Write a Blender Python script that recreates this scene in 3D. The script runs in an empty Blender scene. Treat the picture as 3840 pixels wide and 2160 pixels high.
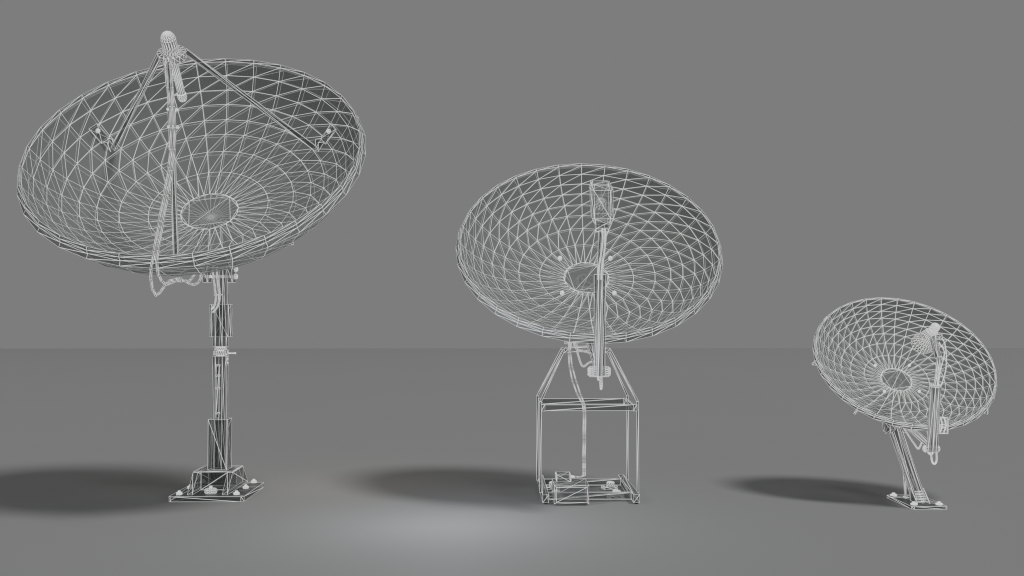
import bpy, bmesh, math
from mathutils import Vector as V, Matrix
S = bpy.context.scene
COL = S.collection
PI = math.pi

# ------------------------------------------------------------------ materials
def new_mat(name):
    m = bpy.data.materials.new(name); m.use_nodes = True
    m.node_tree.nodes.clear()
    return m, m.node_tree.nodes, m.node_tree.links

WIRE = 0.0047
def wire_mat(name, base, opacity=.5, rough=.5, metal=0.0, size=WIRE, spec=.5):
    """sheer grey skin crossed by luminous pale lines along every mesh edge"""
    m, N, L = new_mat(name)
    out = N.new('ShaderNodeOutputMaterial')
    pr = N.new('ShaderNodeBsdfPrincipled')
    noi = N.new('ShaderNodeTexNoise'); noi.inputs['Scale'].default_value = 2.5
    mp = N.new('ShaderNodeMapRange'); L.new(noi.outputs['Fac'], mp.inputs['Value'])
    mp.inputs['To Min'].default_value = rough - .06; mp.inputs['To Max'].default_value = rough + .06
    L.new(mp.outputs['Result'], pr.inputs['Roughness'])
    pr.inputs['Base Color'].default_value = (*base, 1)
    pr.inputs['Metallic'].default_value = metal
    pr.inputs['Specular IOR Level'].default_value = spec
    tr = N.new('ShaderNodeBsdfTransparent')
    mx = N.new('ShaderNodeMixShader'); mx.inputs[0].default_value = opacity
    L.new(tr.outputs[0], mx.inputs[1]); L.new(pr.outputs[0], mx.inputs[2])
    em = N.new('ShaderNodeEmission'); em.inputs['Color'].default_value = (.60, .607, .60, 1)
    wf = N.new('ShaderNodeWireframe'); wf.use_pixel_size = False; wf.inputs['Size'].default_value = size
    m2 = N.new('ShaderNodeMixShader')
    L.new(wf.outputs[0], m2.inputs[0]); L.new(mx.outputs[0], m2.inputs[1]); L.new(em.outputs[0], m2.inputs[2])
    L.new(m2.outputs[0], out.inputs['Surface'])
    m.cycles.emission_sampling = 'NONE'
    return m

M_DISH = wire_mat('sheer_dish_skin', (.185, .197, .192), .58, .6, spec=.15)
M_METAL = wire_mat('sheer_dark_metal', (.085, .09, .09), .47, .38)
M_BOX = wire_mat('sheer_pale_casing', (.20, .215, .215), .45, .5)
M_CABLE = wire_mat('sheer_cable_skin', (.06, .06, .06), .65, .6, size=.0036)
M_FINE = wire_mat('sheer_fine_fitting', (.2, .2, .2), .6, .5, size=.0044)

def plain_mat(name, c, rough):
    m, N, L = new_mat(name)
    out = N.new('ShaderNodeOutputMaterial'); pr = N.new('ShaderNodeBsdfPrincipled')
    noi = N.new('ShaderNodeTexNoise'); noi.inputs['Scale'].default_value = 40
    rp = N.new('ShaderNodeMixRGB'); L.new(noi.outputs['Fac'], rp.inputs[0])
    rp.inputs[1].default_value = (*[q*.85 for q in c], 1); rp.inputs[2].default_value = (*[q*1.15 for q in c], 1)
    L.new(rp.outputs[0], pr.inputs['Base Color']); pr.inputs['Roughness'].default_value = rough
    L.new(pr.outputs[0], out.inputs['Surface']); return m
M_RUBBER = plain_mat('dark_rubber', (.04, .04, .04), .8)

def ground_mat():
    m, N, L = new_mat('matte_grey_floor')
    out = N.new('ShaderNodeOutputMaterial'); pr = N.new('ShaderNodeBsdfPrincipled')
    noi = N.new('ShaderNodeTexNoise'); noi.inputs['Scale'].default_value = .35
    noi.inputs['Detail'].default_value = 1
    cr = N.new('ShaderNodeMixRGB')
    cr.inputs[1].default_value = (GB*.985, GB*.99, GB*.985, 1); cr.inputs[2].default_value = (GB*1.01, GB*1.02, GB*1.01, 1)
    tc = N.new('ShaderNodeTexCoord'); L.new(tc.outputs['Object'], noi.inputs['Vector'])
    L.new(noi.outputs['Fac'], cr.inputs[0]); L.new(cr.outputs[0], pr.inputs['Base Color'])
    pr.inputs['Roughness'].default_value = .75
    pr.inputs['Specular IOR Level'].default_value = .2
    L.new(pr.outputs[0], out.inputs['Surface'])
    return m
GB = .225

# ------------------------------------------------------------------ mesh builder
class MB:
    def __init__(s): s.v = []; s.f = []
    def add(s, vs, fs):
        o = len(s.v); s.v += [V(p) for p in vs]; s.f += [[o+i for i in f] for f in fs]; return s
    def box(s, c, d, rot=None, ch=0, axis=2):
        """box centred on c with size d; ch chamfers the four edges running along axis"""
        c = V(c); hx, hy, hz = [q/2 for q in d]
        if ch:
            h = [hx, hy, hz]; a, b = [i for i in range(3) if i != axis]
            loop = [(h[a]-ch, h[b]), (h[a], h[b]-ch), (h[a], -h[b]+ch), (h[a]-ch, -h[b]),
                    (-h[a]+ch, -h[b]), (-h[a], -h[b]+ch), (-h[a], h[b]-ch), (-h[a]+ch, h[b])]
            vs = []
            for e in (-1, 1):
                for p, q in loop:
                    w = [0, 0, 0]; w[a] = p; w[b] = q; w[axis] = e*h[axis]; vs.append(V(w))
            n = 8
            fs = [[i, (i+1) % n, n+(i+1) % n, n+i] for i in range(n)] + [list(range(n)), list(range(2*n-1, n-1, -1))]
        else:
            vs = [V((x, y, z)) for z in (-hz, hz) for y in (-hy, hy) for x in (-hx, hx)]
            fs = [(0, 1, 3, 2), (4, 6, 7, 5), (0, 4, 5, 1), (2, 3, 7, 6), (0, 2, 6, 4), (1, 5, 7, 3)]
        if rot is not None: vs = [rot @ p for p in vs]
        return s.add([c+p for p in vs], fs)
    def cyl(s, p0, p1, r0, r1=None, n=12, caps=True, ph=0):
        p0 = V(p0); p1 = V(p1); r1 = r0 if r1 is None else r1
        w = (p1-p0).normalized()
        a = V((1, 0, 0)) if abs(w.x) < .9 else V((0, 1, 0))
        u = (a - w*a.dot(w)).normalized(); q = w.cross(u)
        vs = []
        for p, r in ((p0, r0), (p1, r1)):
            for i in range(n):
                t = ph+2*PI*i/n; vs.append(p+(u*math.cos(t)+q*math.sin(t))*r)
        fs = [[i, (i+1) % n, n+(i+1) % n, n+i] for i in range(n)]
        if caps: fs += [list(range(n))[::-1], list(range(n, 2*n))]
        return s.add(vs, fs)
    def beam(s, p0, p1, w, h, side=(1, 0, 0)):
        """rectangular bar from p0 to p1, w along side, h across"""
        p0 = V(p0); p1 = V(p1); d = (p1-p0).normalized(); u = V(side)
        u = (u-d*u.dot(d)).normalized(); q = d.cross(u)
        vs = [p+u*a*w/2+q*b*h/2 for p in (p0, p1) for a, b in ((-1, -1), (1, -1), (1, 1), (-1, 1))]
        return s.add(vs, [(0, 3, 2, 1), (4, 5, 6, 7)] + [(i, (i+1) % 4, 4+(i+1) % 4, 4+i) for i in range(4)])
    def poly(s, pts, x0, x1):
        """profile given in (y, z), extruded along x"""
        n = len(pts)
        vs = [V((x, y, z)) for x in (x0, x1) for y, z in pts]
        return s.add(vs, [list(range(n)), list(range(2*n-1, n-1, -1))] + [[i, (i+1) % n, n+(i+1) % n, n+i] for i in range(n)])
    def lathe(s, prof, o, w, n=12, ph=0, close=True):
        """profile (r, t) along axis w from o"""
        o = V(o); w = V(w).normalized(); a = V((1, 0, 0)) if abs(w.x) < .9 else V((0, 1, 0))
        u = (a-w*a.dot(w)).normalized(); q = w.cross(u)
        vs = []; idx = []
        for r, t in prof:
            if r < 1e-6: idx.append([len(vs)]*n); vs.append(o+w*t)
            else:
                idx.append([len(vs)+i for i in range(n)])
                for i in range(n):
                    an = ph+2*PI*i/n; vs.append(o+w*t+(u*math.cos(an)+q*math.sin(an))*r)
        fs = []
        for k in range(len(prof)-1):
            A, B = idx[k], idx[k+1]
            for i in range(n):
                j = (i+1) % n; f = []
                for z in (A[i], A[j], B[j], B[i]):
                    if z not in f: f.append(z)
                if len(f) > 2: fs.append(f)
        if close:
            if prof[0][0] > 1e-6: fs.append(idx[0][::-1])
            if prof[-1][0] > 1e-6: fs.append(idx[-1])
        return s.add(vs, fs)
    def cable(s, pts, r, sub=4, n=5):
        P = [V(p) for p in pts]; Q = []
        E = [P[0]*2-P[1]]+P+[P[-1]*2-P[-2]]
        for i in range(1, len(E)-2):
            for k in range(sub):
                t = k/sub; a, b, c, d = E[i-1:i+3]
                Q.append(.5*((2*b)+(c-a)*t+(2*a-5*b+4*c-d)*t*t+(3*b-3*c+d-a)*t**3))
        Q.append(P[-1]); vs = []; u = None
        for i, p in enumerate(Q):
            d = (Q[min(i+1, len(Q)-1)]-Q[max(i-1, 0)]).normalized()
            if u is None: u = V((1, 0, 0)) if abs(d.x) < .9 else V((0, 0, 1))
            u = (u-d*u.dot(d)).normalized(); q = d.cross(u)
            vs += [p+(u*math.cos(2*PI*j/n)+q*math.sin(2*PI*j/n))*r for j in range(n)]
        fs = [[i*n+j, i*n+(j+1) % n, (i+1)*n+(j+1) % n, (i+1)*n+j] for i in range(len(Q)-1) for j in range(n)]
        fs += [list(range(n))[::-1], [len(vs)-n+j for j in range(n)]]
        return s.add(vs, fs)
    def bolt(s, c, r, h, w=(0, 0, 1), n=10):
        return s.lathe([(r*.9, 0), (r, h*.15), (r, h*.45), (r*.8, h*.6), (r*.5, h*.62), (r*.5, h*.9), (r*.3, h)], c, w, n)
    def build(s, name, m, parent=None, smooth=False):
        me = bpy.data.meshes.new(name)
        bm = bmesh.new(); bv = [bm.verts.new(p) for p in s.v]
        for f in s.f:
            try: bm.faces.new([bv[i] for i in f])
            except ValueError: pass
        bmesh.ops.recalc_face_normals(bm, faces=bm.faces)
        bmesh.ops.triangulate(bm, faces=bm.faces, quad_method='FIXED', ngon_method='BEAUTY')
        org = parent.location if parent is not None and parent.type == 'EMPTY' else V((0, 0, 0))
        if parent is not None and parent.type == 'MESH': org = parent['org_v']
        org = V(org)
        bm.transform(Matrix.Translation(-org)); bm.to_mesh(me); bm.free()
        me.materials.append(m)
        for p in me.polygons: p.use_smooth = smooth
        o = bpy.data.objects.new(name, me); COL.objects.link(o)
        if parent is not None: o.parent = parent
        o['org_v'] = tuple(org)
        return o

def thing(name, loc, label, cat, group=None):
    e = bpy.data.objects.new(name, None); COL.objects.link(e)
    e.location = loc; e.empty_display_size = .1
    e['label'] = label; e['category'] = cat
    if group: e['group'] = group
    return e
def many(fn, name, spots, m, parent):
    return [fn(MB(), p).build(name, m, parent) for p in spots]

# ------------------------------------------------------------------ reflector
NR = V((0, -math.sqrt(.5), math.sqrt(.5)))       # all three face up at 45 degrees
UU = V((1, 0, 0)); VV = NR.cross(UU) * -1
VV = V((0, math.sqrt(.5), math.sqrt(.5)))
RING = [(.994, .016), (.953, .078), (.898, .137), (.832, .190), (.747, .240), (.657, .282), (.539, .324), (.373, .359), (.180, .381)]
def reflector(c, R, ks, name, parent, th, cone=True):
    c = V(c); n = 32
    def pt(r, d, i, dk=1):
        a = PI/2-2*PI*i/n
        return c+(UU*math.cos(a)+VV*math.sin(a))*r*R-NR*d*R
    prof = [(r, d*ks) for r, d in RING[::-1]]                    # hub to rim, inside
    k = len(prof)
    lip = [(1.0, 0), (1.013, .016), (1.012, .042), (1.031, .065)]
    outer = []                                                   # outer skin, offset along the curve's normal
    P = [(r, d*ks) for r, d in RING]
    for q in range(1, len(P)):
        a = P[q-1]; b = P[min(q+1, len(P)-1)]
        dr, dd = b[0]-a[0], b[1]-a[1]; L_ = math.hypot(dr, dd)
        outer.append((P[q][0]+dd/L_*th, P[q][1]-dr/L_*th))
    allp = prof+lip+outer[:]
    vs = [pt(r, d, i) for r, d in allp for i in range(n)]
    fs = []
    for a in range(len(allp)-1):
        for i in range(n):
            j = (i+1) % n; A = a*n; B = (a+1)*n
            # diagonal joins outer i+1 with inner i
            if a < len(prof)+3: fs += [(A+i, B+j, B+i), (A+i, A+j, B+j)]
            else: fs += [(A+i, A+j, B+i), (A+j, B+j, B+i)]
    # flat hub disc split by halving chords
    st = 1
    while st < 8:
        for q in range(0, n, 2*st):
            s0 = 3
            fs.append(((q+s0) % n, (q+s0+st) % n, (q+s0+2*st) % n))
        st *= 2
    h = [(3+8*q) % n for q in range(4)]
    fs += [(h[0], h[1], h[2]), (h[0], h[2], h[3])]
    if not cone:
        B = (len(allp)-1)*n
        fs += [tuple(B+(q+3) % n for q in range(0, n))]
    else:
        ap = len(vs); vs.append(pt(0, RING[-1][1]*ks+th+.012, 0)); B = (len(allp)-1)*n
        fs += [(B+i, B+(i+1) % n, ap) for i in range(n)]
    mb = MB(); mb.add(vs, fs)
    o = mb.build(name, M_DISH, parent)
    hub = c-NR*(RING[-1][1]*ks+th+.004)*R
    return o, hub, pt

# =================================================================== DISH ONE
X1 = -2.379; Y1 = 9.09
C1 = V((X1, 8.283, 2.858)); R1 = 1.300
D1 = thing('satellite_dish', (X1, Y1, 0), 'largest wireframe satellite dish, with three-legged feed, standing on a single telescopic pole', 'satellite dish')
ref, hub, pt = reflector(C1, R1, 1.333, 'reflector', D1, .038)
# back braces under the bowl
for i in (5, 11, 21, 27):
    a = pt(.68, .282*1.333+.06, i); b = hub+(a-hub).normalized()*.1-NR*.10
    br = MB().beam(a, b, .03, .022).build('back_brace', M_METAL, D1)
    MB().box(a, (.075, .05, .03), Matrix.Rotation(-PI/4, 3, 'X')).build('brace_foot', M_METAL, br)
# base plate with bolts
xa, xb, ya, yb = -2.687, -2.071, 8.709, 9.482
MB().box((X1, (ya+yb)/2, .0245), (xb-xa, yb-ya, .043), ch=.022).build('base_plate', M_METAL, D1)
many(lambda m, p: m.bolt((p[0], p[1], .046), .027, .034), 'bolt',
     [(-2.627, 8.815), (-2.153, 8.808), (-2.627, 9.13), (-2.153, 9.13), (-2.605, 9.44), (-2.155, 9.44)], M_FINE, D1)
MB().lathe([(.046, 0), (.054, .012), (.054, .03), (.044, .042), (.014, .044), (.014, .062)], (X1-.004, 8.875, .046), (0, 0, 1), 10).build('earth_terminal', M_FINE, D1)
# splayed foot: two side legs joined by a bridge plate
fo = MB()
zt = .208
for x0, x1 in ((-2.556, -2.513), (-2.268, -2.223)):
    fo.poly([(8.790, .047), (9.505, .047), (9.33, zt), (8.955, zt)], x0, x1)
fo.box((-2.3905, 9.045, .128), (.243, .022, .160))
fo.box((-2.3905, 9.285, .128), (.243, .022, .160))
fo.box((-2.3895, 9.14, zt+.005), (.325, .36, .010))
fo.build('pole_foot', M_METAL, D1)
XP = -2.367
# telescopic pole
def tube(x, y, z0, z1, w, d, ch, name, parent=D1, inset=.0):
    m = MB().box((x, y, (z0+z1)/2), (w, d, z1-z0), ch=ch)
    return m.build(name, M_METAL, parent)
lo = MB(); lo.box((XP, Y1, (.219+.646)/2), (.164, .16, .427), ch=.002)
lo.box((XP, Y1, (.219+.644)/2), (.124, .13, .423), ch=.03); lo.build('lower_tube', M_METAL, D1)
tube(XP, Y1, .219, 1.182, .122, .12, .032, 'inner_tube')
tube(XP, Y1, 1.262, 1.93, .120, .118, .032, 'upper_tube')
cl = MB()
for r, z0, z1, n in ((.036, 1.182, 1.191, 12), (.062, 1.191, 1.224, 20), (.030, 1.224, 1.231, 12), (.052, 1.231, 1.254, 20), (.040, 1.254, 1.262, 12)):
    cl.cyl((XP, Y1, z0), (XP, Y1, z1), r, n=n)
cl.build('lock_collar', M_FINE, D1)
kb = MB(); kb.box((XP+.068, Y1-.04, 1.207), (.018, .03, .060)); kb.box((XP+.062, Y1-.04, 1.140), (.014, .03, .073))
kb = kb.build('clamp_bracket', M_FINE, D1)
MB().lathe([(.009, 0), (.006, .01), (.006, .052), (.0085, .056), (.0085, .066)], (XP+.075, Y1-.04, 1.207), (1, 0, 0), 8).build('clamp_lever', M_FINE, kb)
many(lambda m, p: m.lathe([(.008, 0), (.008, .004), (.004, .009)], p, (1, 0, 0), 8), 'bolt', [(XP+.069, Y1-.04, 1.160), (XP+.069, Y1-.04, 1.125)], M_FINE, D1)
sc = MB().box((XP-.004, Y1-.070, .884), (.028, .012, .452)).build('height_rack', M_METAL, D1)
for z in (1.105, 1.018, .911, .70): MB().box((XP-.002, Y1-.072, z), (.034, .022, .016)).build('rack_tooth', M_FINE, sc)
# control housing around the upper tube
MB().box((XP-.001, 9.105, 1.485), (.180, .10, .278), ch=.018, axis=2).build('control_housing', M_METAL, D1)
# yoke behind the bowl
for sx in (-1, 1):
    yx = X1+sx*.105
    yk = MB(); yk.poly([(9.02, 1.81), (9.13, 1.81), (9.17, 1.93), (8.99, 2.36), (8.82, 2.30), (8.80, 2.22), (8.98, 1.95)], yx-.022, yx+.022)
    yk.build('yoke_plate', M_METAL, D1)
pn = MB(); pn.cyl((X1-.16, 9.075, 1.862), (X1+.135, 9.075, 1.862), .013, n=10); pn = pn.build('pivot_pin', M_FINE, D1)
many(lambda m, p: m.lathe([(.024, 0), (.024, .018), (.014, .028)], p, (1, 0, 0), 10), 'pivot_nut', [(X1+.130, 9.075, 1.862), (X1+.13, 9.075, 1.925)], M_FINE, D1)
MB().lathe([(.016, 0), (.016, .018)], (X1-.165, 9.075, 1.862), (1, 0, 0), 10).build('pivot_nut', M_FINE, D1)
mp = MB(); mp.lathe([(.10, -.01), (.10, -.12)], hub, NR, 16); mp.build('mounting_hub', M_METAL, D1)
# feed horn on its axis, ring and three struts
FC = C1+NR*.815
fh = MB(); fh.lathe([(0, .187), (.020, .184), (.036, .173), (.048, .155), (.055, .130), (.055, -.02)], FC, NR, 18); fh = fh.build('feed_horn', M_FINE, D1)
fl = MB(); fl.lathe([(.034, 0), (.034, -.03), (.029, -.035), (.029, -.30), (.036, -.305), (.036, -.34), (.026, -.365), (.012, -.372)], FC-NR*.03, NR, 14); fl.build('feed_probe', M_FINE, D1)
rg = MB()
rg.lathe([(.056, .028), (.102, .024), (.102, -.026), (.056, -.03), (.056, .028)], FC, NR, 16, close=False); rg.build('feed_ring', M_FINE, D1)
def u4(r, d, i): return pt(r, d, i)
for i in (16, 26.667, 5.333):
    a = PI/2-2*PI*i/32
    rd = UU*math.cos(a)+VV*math.sin(a)
    top = FC+rd*.10
    if i == 16:
        bot = pt(.755, .234*1.333, 16)+NR*.02
        s_ = MB().beam(top, bot, .034, .034, UU); s_.build('feed_strut', M_METAL, D1)
        continue
    # hits the bowl at ring .80
    bot = pt(.755, .234*1.333, i)+NR*.025
    tan = NR.cross(rd)
    MB().beam(top, bot, .026, .040, tan).build('feed_strut', M_METAL, D1)
    # bracket: plate on the bowl and lug holding the strut
    p1 = pt(.905, .134*1.333, i); p0 = pt(.82, .198*1.333, i)
    al = (p1-p0).normalized(); nrm = al.cross(tan).normalized()
    if nrm.dot(NR) < 0: nrm = -nrm
    q = MB(); w = .046
    b0 = p0+nrm*.012; b1 = p1+nrm*.012
    vs = []
    for p in (b0, b1):
        for e, f in ((-1, 0), (1, 0), (1, 1), (-1, 1)): vs.append(p+tan*e*w+nrm*f*.012)
    q.add(vs, [(0, 3, 2, 1), (4, 5, 6, 7)]+[(k, (k+1) % 4, 4+(k+1) % 4, 4+k) for k in range(4)])
    for e in (-1, 1):
        bb = b0+tan*e*.028
        q.add([bb-al*.095+nrm*.004, bb+al*.01+nrm*.012, bb-al*.02+nrm*.06, bb+tan*.006-al*.095+nrm*.004, bb+tan*.006+al*.01+nrm*.012, bb+tan*.006-al*.02+nrm*.06],
              [(0, 1, 2), (3, 5, 4), (0, 3, 4, 1), (1, 4, 5, 2), (2, 5, 3, 0)])
    q = q.build('strut_bracket', M_METAL, D1)
    MB().lathe([(.019, 0), (.021, .012), (.014, .026), (0, .030)], p1-al*.055+nrm*.024, nrm, 9).build('bolt', M_FINE, q)
# cables
def yz(L, x0=X1): return [(x0+dx, y, z) for dx, y, z in L]
ca = yz( [(-0.009, 7.593, 3.372), (-0.009, 7.584, 3.306), (0.011, 7.575, 3.159), (0.027, 7.587, 3.026), (0.03, 7.6, 2.874), (0.036, 7.581, 2.717), (0.029, 7.565, 2.58), (0.018, 7.501, 2.381), (0.012, 7.415, 2.183), (0.015, 7.297, 1.96), (-0.001, 7.287, 1.84), (0.002, 7.28, 1.767), (0.018, 7.274, 1.697), (0.041, 7.27, 1.66), (0.044, 7.352, 1.684), (0.046, 7.44, 1.733), (0.046, 7.528, 1.766), (0.057, 7.615, 1.785), (0.062, 7.738, 1.787), (0.072, 7.842, 1.779), (0.07, 7.965, 1.764), (0.072, 8.07, 1.759), (0.075, 8.175, 1.779), (0.062, 8.315, 1.834), (0.03, 8.49, 1.897)] )
cb = yz( [(0.029, 7.595, 3.38), (0.03, 7.583, 3.3), (0.045, 7.575, 3.159), (0.054, 7.587, 3.026), (0.059, 7.6, 2.875), (0.062, 7.581, 2.717), (0.051, 7.562, 2.561), (0.042, 7.498, 2.371), (0.038, 7.41, 2.173), (0.042, 7.298, 1.97), (0.036, 7.291, 1.886), (0.052, 7.283, 1.803), (0.051, 7.37, 1.759), (0.055, 7.44, 1.741), (0.059, 7.51, 1.749), (0.063, 7.615, 1.771), (0.073, 7.703, 1.782), (0.082, 7.79, 1.781), (0.079, 7.895, 1.777), (0.072, 8.0, 1.801), (0.06, 8.14, 1.848)] )
MB().cable(ca, .010, sub=1).build('signal_cable', M_CABLE, D1)
MB().cable(cb, .010, sub=1).build('signal_cable', M_CABLE, D1)
for L_ in ([(-.045, 1.95), (-.043, 1.876), (-.027, 1.762), (-.018, 1.694), (-.023, 1.637), (-.046, 1.600), (-.064, 1.580)],
           [(-.012, 1.95), (-.009, 1.876), (.009, 1.762), (.014, 1.694), (.007, 1.637), (-.020, 1.591), (-.055, 1.553)]):
    MB().cable([(XP+dx, 8.995 if z > 1.6 else 9.02, z) for dx, z in L_], .009, sub=3).build('signal_cable', M_CABLE, D1)
for z, y in ((3.02, 7.645), (2.895, 7.66)):
    MB().lathe([(.044, -.006), (.044, .006), (.034, .006), (.034, -.006), (.044, -.006)], (X1+.024, y+.01, z), (0, 0, 1), 14, close=False).build('cable_tie', M_FINE, D1)
MB().box((X1+0.066, 7.711, 1.783), (.03, .05, .032)).build('cable_tie', M_FINE, D1)
MB().box((XP, 8.995, 1.705), (.056, .03, .012)).build('cable_tie', M_FINE, D1)

# =================================================================== DISH TWO
X2 = .764; C2 = V((X2, 8.686, 2.14)); R2 = 1.072; Y2 = 9.09
D2 = thing('satellite_dish', (X2, Y2, 0), 'mid-sized wireframe satellite dish mounted on an open four-posted cage stand', 'satellite dish')
ref, hub, pt = reflector(C2, R2, 1.0, 'reflector', D2, .023, False)
for i in (4, 12, 20, 28):
    p = pt(.288, .368, i)
    MB().lathe([(.0, .034), (.012, .031), (.019, .020), (.020, .006), (.016, -.004)], p, NR, 10).build('bolt', M_FINE, D2)
zb = .012
for sx in (-1, 1):
    MB().box((X2+sx*.368, 9.11, zb+.0345), (.050, 1.09, .066)).build('side_rail', M_METAL, D2)
MB().box((X2, 8.715, zb+.033), (.684, .045, .058)).build('cross_rail', M_METAL, D2)
MB().box((X2, 9.455, zb+.033), (.684, .045, .058)).build('cross_rail', M_METAL, D2)
for x in (X2-.368, X2+.368):
    for y in (8.60, 9.62): MB().cyl((x, y, 0), (x, y, zb), .014, n=8).build('foot', M_RUBBER, D2)
for x in (X2-.27, X2+.235):
    for y in (8.83, 9.30):
        ft = MB(); ft.box((x-.01, y, .022), (.14, .13, .022), ch=.025); ft = ft.build('anchor_plate', M_METAL, D2)
        MB().lathe([(.036, 0), (.036, .030), (.030, .038), (.016, .042), (0, .045)], (x, y, .033), (0, 0, 1), 10).build('anchor_bolt', M_FINE, ft)
YF, YB = 8.745, 9.425; XO = .402; PW = .018
for sx in (-1, 1):
    for y in (YF, YB):
        MB().box((X2+sx*XO, y, .44), (PW, PW, .75)).build('corner_post', M_METAL, D2)
        t = (X2+sx*.196, 8.93 if y == YF else 9.25, 1.235)
        MB().beam((X2+sx*XO, y, .815), t, .017, .017).build('slanted_leg', M_METAL, D2)
zr = .765
for y in (YF, YB):
    b = MB().box((X2, y, zr), (.735, .034, .050)).build('top_bar', M_METAL, D2)
    for sx in (-1, 1): MB().box((X2+sx*.381, y, zr), (.032, .042, .056)).build('bar_sleeve', M_METAL, b)
for sx in (-1, 1):
    MB().box((X2+sx*.384, 9.085, zr-.001), (.022, .634, .044)).build('top_bar', M_METAL, D2)
# upper frame
for sx in (-1, 1): MB().box((X2+sx*.175, 9.09, 1.232), (.042, .372, .040)).build('mount_bar', M_METAL, D2)
for y in (8.93, 9.25): MB().box((X2, y, 1.232), (.304, .026, .026)).build('mount_bar', M_METAL, D2)
MB().box((X2-.02, 9.07, 1.262), (.24, .24, .014)).build('mount_plate', M_METAL, D2)
for sx in (-1, 1):
    yx = X2-.005+sx*.082
    MB().poly([(8.97, 1.270), (9.18, 1.270), (9.20, 1.50), (9.12, 1.84), (8.98, 1.80), (8.97, 1.50)], yx-.012, yx+.012).build('yoke_plate', M_METAL, D2)
ld = MB()
for k in range(9): ld.box((X2-.005, 9.06, 1.33+k*.055), (.135, .012, .018))
ld.build('yoke_cross_plate', M_METAL, D2)
MB().lathe([(.09, -.01), (.09, -.10)], hub, NR, 16).build('mounting_hub', M_METAL, D2)
act = MB(); act.cyl((X2-.16, 8.95, 1.315), (X2+.02, 8.95, 1.315), .022, n=10); act.cyl((X2-.19, 8.95, 1.315), (X2-.16, 8.95, 1.315), .03, n=8)
act.build('tilt_actuator', M_FINE, D2)
MB().beam((X2, 9.0, 1.40), (X2, 7.90, 1.12), .06, .035).build('arm_brace', M_METAL, D2)
# feed arm
am = MB(); A0 = V((X2, 7.862, 1.075)); A1 = V((X2, 7.80, 1.83))
prof8 = [(.043, .014), (.014, .043), (-.014, .043), (-.043, .014), (-.043, -.014), (-.014, -.043), (.014, -.043), (.043, -.014)]
d = (A1-A0).normalized(); q_ = d.cross(UU)
vs = [p+UU*a+q_*b for p in (A0, A1) for a, b in prof8] + [p+UU*a*.55+q_*b*.55 for p in (A0, A1) for a, b in prof8]
fs = []
for k in range(8):
    j = (k+1) % 8
    fs += [(k, j, 8+j, 8+k), (16+k, 24+k, 24+j, 16+j), (8+k, 8+j, 24+j, 24+k), (k, 16+k, 16+j, j)]
am.add(vs, fs); am.build('feed_arm', M_METAL, D2)
MB().lathe([(.028, -.085), (.042, -.068), (.042, -.025), (.042, .025), (.042, .068), (.028, .085)], (X2, 7.885, 1.106), (1, 0, 0), 18).build('pivot_drum', M_FINE, D2)
MB().beam((X2, 7.795, 1.79), (X2, 7.655, 2.22), .045, .03).build('arm_extension', M_METAL, D2)
# feed head: chamfered casing tilted towards the bowl
hd = MB()
def sec(y, z, w, h, ch, tilt):
    """octagonal section perpendicular to head axis"""
    out = []
    for a, b in ((w-ch, h), (w, h-ch), (w, -h+ch), (w-ch, -h), (-w+ch, -h), (-w, -h+ch), (-w, h-ch), (-w+ch, h)):
        out.append(V((X2+a, y+b*math.cos(tilt), z+b*math.sin(tilt))))
    return out
secs = [sec(7.66, 2.20, .058, .052, .012, .35), sec(7.64, 2.245, .078, .075, .02, .35), sec(7.70, 2.46, .084, .082, .024, .35), sec(7.745, 2.505, .070, .07, .02, .35)]
vs = sum(secs, []); fs = [list(range(8))[::-1], [24+k for k in range(8)]]
for s_ in range(3): fs += [(s_*8+k, s_*8+(k+1) % 8, s_*8+8+(k+1) % 8, s_*8+8+k) for k in range(8)]
hd.add(vs, fs); hd = hd.build('feed_head', M_BOX, D2)
nk = MB(); nk.box((X2, 7.635, 2.175), (.098, .075, .05)); nk.box((X2, 7.645, 2.145), (.085, .06, .03)); nk.build('feed_clamp', M_BOX, D2)
ih = MB(); ih.lathe([(.02, 0), (.04, .02), (.04, .06), (.055, .10), (.062, .15)], (X2, 7.68, 2.37), (0, .8, -.5), 10); ih.build('horn', M_FINE, hd)
for dx in (-.004, .017):
    MB().cable([(X2+dx, 7.60, 2.155), (X2+dx+.004, 7.60, 2.08), (X2+dx-.002, 7.64, 1.98), (X2+dx-.012, 7.68, 1.90), (X2+dx-.014, 7.72, 1.84), (X2+dx-.012, 7.755, 1.79)], .008, sub=6).build('signal_cable', M_CABLE, D2)
MB().cable([(X2+.012, 7.85, 1.11), (X2+.014, 7.84, 1.02), (X2+.012, 7.85, .985), (X2+.012, 7.875, .985), (X2+.008, 7.90, 1.06)], .010).build('signal_cable', M_CABLE, D2)
MB().cable([(X2-.012, 7.85, 1.10), (X2-.010, 7.85, 1.055), (X2-.008, 7.88, 1.05), (X2-.01, 7.91, 1.09)], .009).build('signal_cable', M_CABLE, D2)
MB().cable([(X2-.12, 8.85, 1.36), (X2-.10, 8.6, 1.20), (X2-.075, 8.45, 1.12), (X2-.03, 8.3, 1.16), (X2+.02, 7.98, 1.17)], .009, sub=6).build('signal_cable', M_CABLE, D2)
MB().cable([(X2-.13, 8.85, 1.33), (X2-.10, 8.7, 1.25), (X2-.05, 8.5, 1.235), (X2-.01, 8.3, 1.22), (X2+.02, 8.0, 1.16)], .009, sub=6).build('signal_cable', M_CABLE, D2)
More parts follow.
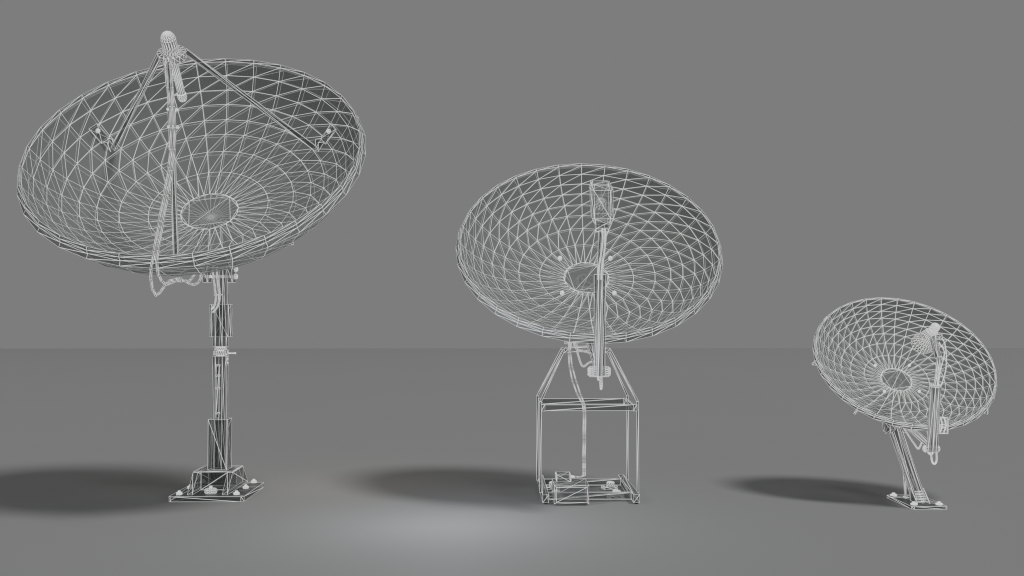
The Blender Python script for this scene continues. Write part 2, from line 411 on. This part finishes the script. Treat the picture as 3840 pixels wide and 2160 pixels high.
for dx in (0, .016):
    MB().cable([(X2-.155+dx, 8.86, 1.33), (X2-.165+dx, 8.82, 1.22), (X2-.158+dx*1.4, 8.80, 1.10), (X2-.135+dx*2, 8.78, .98), (X2-.095+dx*1.6, 8.75, .87), (X2-.058+dx, 8.71, .80), (X2-.050+dx, 8.70, .74), (X2-.050+dx, 8.72, .52), (X2-.05+dx, 8.76, .33), (X2-.046+dx, 8.79, .24), (X2-.045+dx, 8.80, .200), (X2-.065, 8.80, .188), (X2-.115, 8.80, .188)], .0068, sub=1, n=4).build('signal_cable', M_CABLE, D2)

# control boxes
bx = thing('control_box', (.615, 8.60, 0), 'large plain grey box on the floor at the front of the cage stand', 'box')
x0, x1, y0, y1, z0, z1 = .462, .742, 8.50, 8.86, .012, .164
m = MB(); b_ = .016
m.add([(x0, y0+b_, z0), (x1, y0+b_, z0), (x1, y1, z0), (x0, y1, z0), (x0, y0+b_, z1), (x1, y0+b_, z1), (x1, y1, z1), (x0, y1, z1),
       (x0+b_, y0, z0+b_), (x1-b_, y0, z0+b_), (x1-b_, y0, z1-b_), (x0+b_, y0, z1-b_)],
      [(0, 3, 2, 1), (4, 5, 6, 7), (0, 4, 7, 3), (1, 2, 6, 5), (3, 7, 6, 2), (8, 9, 10, 11), (0, 1, 9, 8), (1, 5, 10, 9), (5, 4, 11, 10), (4, 0, 8, 11)])
m.build('casing', M_BOX, bx)
MB().box(((x0+x1)/2, (y0+y1)/2, z0/2), (x1-x0-.04, y1-y0-.06, z0)).build('plinth', M_RUBBER, bx)
kx = thing('junction_box', (.57, 8.75, .168), 'small flat grey box lying on the larger box, two cables entering its right side', 'box')
MB().box((.549, 8.76, .166+.029), (.124, .18, .058), ch=.006, axis=1).build('casing', M_BOX, kx)
for y in (8.785, 8.80): MB().cyl((.611, y, .195), (.648, y, .188), .009, n=8).build('cable_gland', M_FINE, kx)

# =================================================================== DISH THREE
X3 = 3.407; C3 = V((X3, 8.77, 1.178)); R3 = .725
D3 = thing('satellite_dish', (X3, 8.57, 0), 'smallest wireframe satellite dish, held up by a leaning beam on a low plate', 'satellite dish')
ref, hub, pt = reflector(C3, R3, 1.0, 'reflector', D3, .023, False)
for i in (4, 12, 20, 28):
    MB().lathe([(.0, .022), (.009, .020), (.013, .012), (.013, .002), (.010, -.004)], pt(.288, .368, i), NR, 10).build('bolt', M_FINE, D3)
for i in range(0, 32, 4):
    a = PI/2-2*PI*i/32; rd = UU*math.cos(a)+VV*math.sin(a); tn = NR.cross(rd)
    P = []
    for (r, dd), th in zip(RING[:-2], (.075, .042, .03, .028, .028, .028, .028)): P.append((pt(r*1.012 if r > .9 else r, dd+th-.012, i), pt(r*1.02 if r > .99 else r, dd+th+.022+(.02 if r > .99 else 0), i)))
    vs = []
    for p, q in P: vs += [p-tn*.012, p+tn*.012, q+tn*.004, q-tn*.004]
    fs = [(0, 1, 2, 3), tuple(len(vs)-4+k for k in (3, 2, 1, 0))]
    for s_ in range(len(P)-1): fs += [(s_*4+k, s_*4+4+k, s_*4+4+(k+1) % 4, s_*4+(k+1) % 4) for k in range(4)]
    MB().add(vs, fs).build('back_rib', M_FINE, D3)
    q0 = pt(1.012, .065, i); q1 = pt(1.035, .125, i)
    MB().beam(q0, q1, .014, .030, tn).build('rim_clip', M_FINE, D3)
MB().box((X3, 8.57, .0135), (.285, .56, .023), ch=.018).build('base_plate', M_METAL, D3)
many(lambda m, p: m.bolt((p[0], p[1], .025), .028, .028, n=14), 'bolt', [(X3-.10, 8.36), (X3+.10, 8.36), (X3-.10, 8.79), (X3+.10, 8.79)], M_FINE, D3)
B0 = V((X3, 8.50, .03)); B1 = V((X3, 9.05, .60)); w = .095
dr = (B1-B0).normalized(); up_ = UU.cross(dr)
if up_.z < 0: up_ = -up_
lg = MB()
for sx in (-1, 1): lg.beam(B0+UU*sx*.037, B1+UU*sx*.037, .016, .062)
lg.beam(B0-up_*.016, B1-up_*.016, .058, .008)
lg.build('leaning_beam', M_METAL, D3)
gs = MB()
for k in range(5):
    z = .030+k*.018; gs.box((X3, 8.455+k*.012, z+.006), (.088-.006*k, .012, .010))
for sx in (-1, 1): gs.poly([(8.415, .026), (8.56, .026), (8.585, .125), (8.545, .13)], X3+sx*.047, X3+sx*.054)
gs.build('beam_gusset', M_FINE, D3)
for sx in (-1, 1):
    x = X3+sx*.034
    MB().beam((x, 8.70, .03), (x, 8.73, .235), .016, .016).build('rear_strut', M_METAL, D3)
    MB().box((x, 8.70, .030), (.028, .05, .012)).build('strut_foot', M_FINE, D3)
    x = X3+sx*.062
    MB().poly([(8.96, .53), (9.10, .53), (9.16, .72), (9.12, .90), (8.98, .90), (8.95, .66)], x-.007, x+.007).build('yoke_plate', M_METAL, D3)
MB().box((X3-.012, 9.03, .585), (.10, .09, .028)).build('tilt_bracket', M_FINE, D3)
cp = MB()
for k in range(8): cp.box((X3, 9.07, .62+k*.034), (.10, .012, .011))
cp.build('yoke_cross_plate', M_FINE, D3)
MB().lathe([(.065, -.01), (.065, -.07)], hub, NR, 16).build('mounting_hub', M_METAL, D3)
MB().poly([(8.86, .565), (8.99, .52), (9.0, .62), (8.86, .64)], X3-.092, X3-.052).build('tilt_lug', M_FINE, D3)
# feed arm, braces and drum
for sx in (-1, 1):
    MB().beam((X3+sx*.028, 8.93, .66), (X3+sx*.012, 8.27, .50), .022, .022).build('arm_brace', M_METAL, D3)
A0 = V((X3+.002, 8.243, .462)); A1 = V((X3, 8.168, .975)); d = (A1-A0).normalized(); q_ = d.cross(UU)
vs = [p+UU*a*.92+q_*b*.92 for p in (A0, A1) for a, b in prof8] + [p+UU*a*.5+q_*b*.5 for p in (A0, A1) for a, b in prof8]
MB().add(vs, fs_ := [f for k in range(8) for f in ((k, (k+1) % 8, 8+(k+1) % 8, 8+k), (16+k, 24+k, 24+(k+1) % 8, 16+(k+1) % 8), (8+k, 8+(k+1) % 8, 24+(k+1) % 8, 24+k), (k, 16+k, 16+(k+1) % 8, (k+1) % 8))]).build('feed_arm', M_METAL, D3)
MB().lathe([(.018, -.064), (.030, -.052), (.030, .052), (.018, .064)], (X3+.002, 8.262, .482), (1, 0, 0), 16).build('pivot_drum', M_FINE, D3)
et = MB(); et.cyl((X3+.003, 8.165, .96), (X3+.006, 8.105, 1.21), .018, n=8); et.build('arm_extension', M_METAL, D3)
# feed: cap, body, flared horn
F0 = V((X3-.004, 8.155, 1.430)); FD = V((-.02, .235, -.150)).normalized()
hn = MB(); hn.lathe([(.030, -.02), (.036, -.014), (.036, .012), (.026, .02), (.03, .03), (.048, .075), (.058, .12), (.066, .165), (.084, .20), (.088, .25), (.080, .252), (.05, .20), (.02, .16)], F0, FD, 22)
hn = hn.build('feed_horn', M_FINE, D3)
MB().lathe([(.0, -.032), (.022, -.030), (.034, -.02), (.034, .0)], F0-FD*.004, FD, 16).build('horn_cap', M_FINE, hn)
er = MB(); er.box((X3-.004, 8.235, 1.372), (.168, .04, .018)); er.box((X3-.07, 8.235, 1.362), (.024, .05, .035)); er.box((X3+.066, 8.235, 1.362), (.026, .05, .035)); er.build('feed_clamp', M_FINE, D3)
nb = MB(); nb.beam((X3-.004, 8.21, 1.37), (X3+.005, 8.11, 1.20), .034, .045); nb.build('feed_bracket', M_FINE, D3)
MB().cable([(X3+.058, 8.17, 1.352), (X3+.066, 8.14, 1.31), (X3+.058, 8.10, 1.25), (X3+.044, 8.06, 1.20), (X3+.036, 8.06, 1.10), (X3+.018, 8.10, .985)], .005, sub=3).build('signal_cable', M_CABLE, D3)
MB().cable([(X3+.03, 8.16, 1.32), (X3+.036, 8.08, 1.25), (X3+.026, 8.07, 1.20), (X3+.004, 8.08, 1.10), (X3-.004, 8.11, .98)], .005, sub=3).build('signal_cable', M_CABLE, D3)
MB().lathe([(.046, -.008), (.046, .008), (.030, .008), (.030, -.008), (.046, -.008)], (X3, 8.166, .982), (0, -.1, 1), 12, close=False).build('arm_collar', M_FINE, D3)
# cable guide frame on the arm
gf = MB()
gx = X3+.075; gy = 8.215; gz = .668
for a, b, c, d_ in ((gx-.034, gz, .008, .130), (gx+.034, gz, .008, .130)): gf.box((a, gy, b), (c, .03, d_))
for z in (gz-.061, gz+.061): gf.box((gx, gy, z), (.060, .03, .008))
gf = gf.build('cable_guide', M_METAL, D3)
for dx in (-.016, .012):
    MB().cable([(gx+dx, gy, gz+.055), (gx+dx+.01, gy, gz+.02), (gx+dx+.008, gy, gz-.02), (gx+dx-.006, gy, gz-.055)], .006, sub=4).build('guided_cable', M_CABLE, gf)
MB().cable([(X3-.02, 8.78, .60), (X3+.0, 8.70, .53), (X3+.012, 8.62, .475), (X3+.016, 8.56, .445), (X3+.010, 8.50, .47), (X3+.002, 8.44, .51), (X3, 8.36, .53), (X3, 8.29, .51)], .0085, sub=5).build('signal_cable', M_CABLE, D3)
MB().cable([(X3-.014, 8.23, .47), (X3-.014, 8.22, .41), (X3-.004, 8.22, .375), (X3+.012, 8.22, .37), (X3+.026, 8.22, .40), (X3+.028, 8.23, .47)], .0085, sub=5).build('signal_cable', M_CABLE, D3)
MB().cable([(X3-.03, 8.26, .47), (X3-.024, 8.25, .448), (X3-.01, 8.24, .44), (X3+.004, 8.24, .452), (X3+.008, 8.24, .475)], .0075, sub=4).build('signal_cable', M_CABLE, D3)

# =================================================================== ground, world, lamps
me = bpy.data.meshes.new('ground')
bm = bmesh.new()
for p in ((-60, -12, 0), (60, -12, 0), (60, 53.7, 0), (-60, 53.7, 0)): bm.verts.new(p)
bm.faces.new(bm.verts); bm.to_mesh(me); bm.free()
g = bpy.data.objects.new('ground', me); COL.objects.link(g); me.materials.append(ground_mat()); g['kind'] = 'structure'

W = bpy.data.worlds.new('World'); S.world = W; W.use_nodes = True
W.node_tree.nodes['Background'].inputs[0].default_value = (.205, .205, .205, 1)
W.node_tree.nodes['Background'].inputs[1].default_value = 1

def area(name, loc, tgt, size, power, col):
    l = bpy.data.lights.new(name, 'AREA'); l.shape = 'DISK'; l.size = size; l.energy = power; l.color = col
    o = bpy.data.objects.new(name, l); COL.objects.link(o); o.location = loc
    o.rotation_euler = (V(tgt)-V(loc)).to_track_quat('-Z', 'Y').to_euler(); return o
def point(name, loc, power, col, r=0):
    l = bpy.data.lights.new(name, 'POINT'); l.energy = power; l.color = col; l.shadow_soft_size = r
    o = bpy.data.objects.new(name, l); COL.objects.link(o); o.location = loc; return o
KD = V((.46, -.42, 1)); TG = V((.3, 9, 1))
area('key_lamp', TG+KD*400, TG, 104, 1640000, (.985, 1.0, .985))
point('blue_lamp', (-.34, 7.72, 1.05), 34, (.87, .905, 1.0))
point('warm_lamp', (-1.5, 9.6, .9), 5, (1.0, .72, .52))

cam = bpy.data.cameras.new('Camera'); co = bpy.data.objects.new('Camera', cam); COL.objects.link(co)
co.location = (0, 0, 1.5); co.rotation_euler = (PI/2+.0292, 0, -.0144)
cam.sensor_width = 36; cam.lens = 3956.17/3840*36; cam.clip_end = 300; cam.clip_start = .05
S.camera = co
S.view_settings.view_transform = 'Standard'; S.view_settings.look = 'None'
S.view_settings.exposure = 0; S.view_settings.gamma = 1
S.cycles.transparent_max_bounces = 32
S.cycles.filter_width = 1.2
for o in bpy.data.objects:
    if 'org_v' in o: del o['org_v']
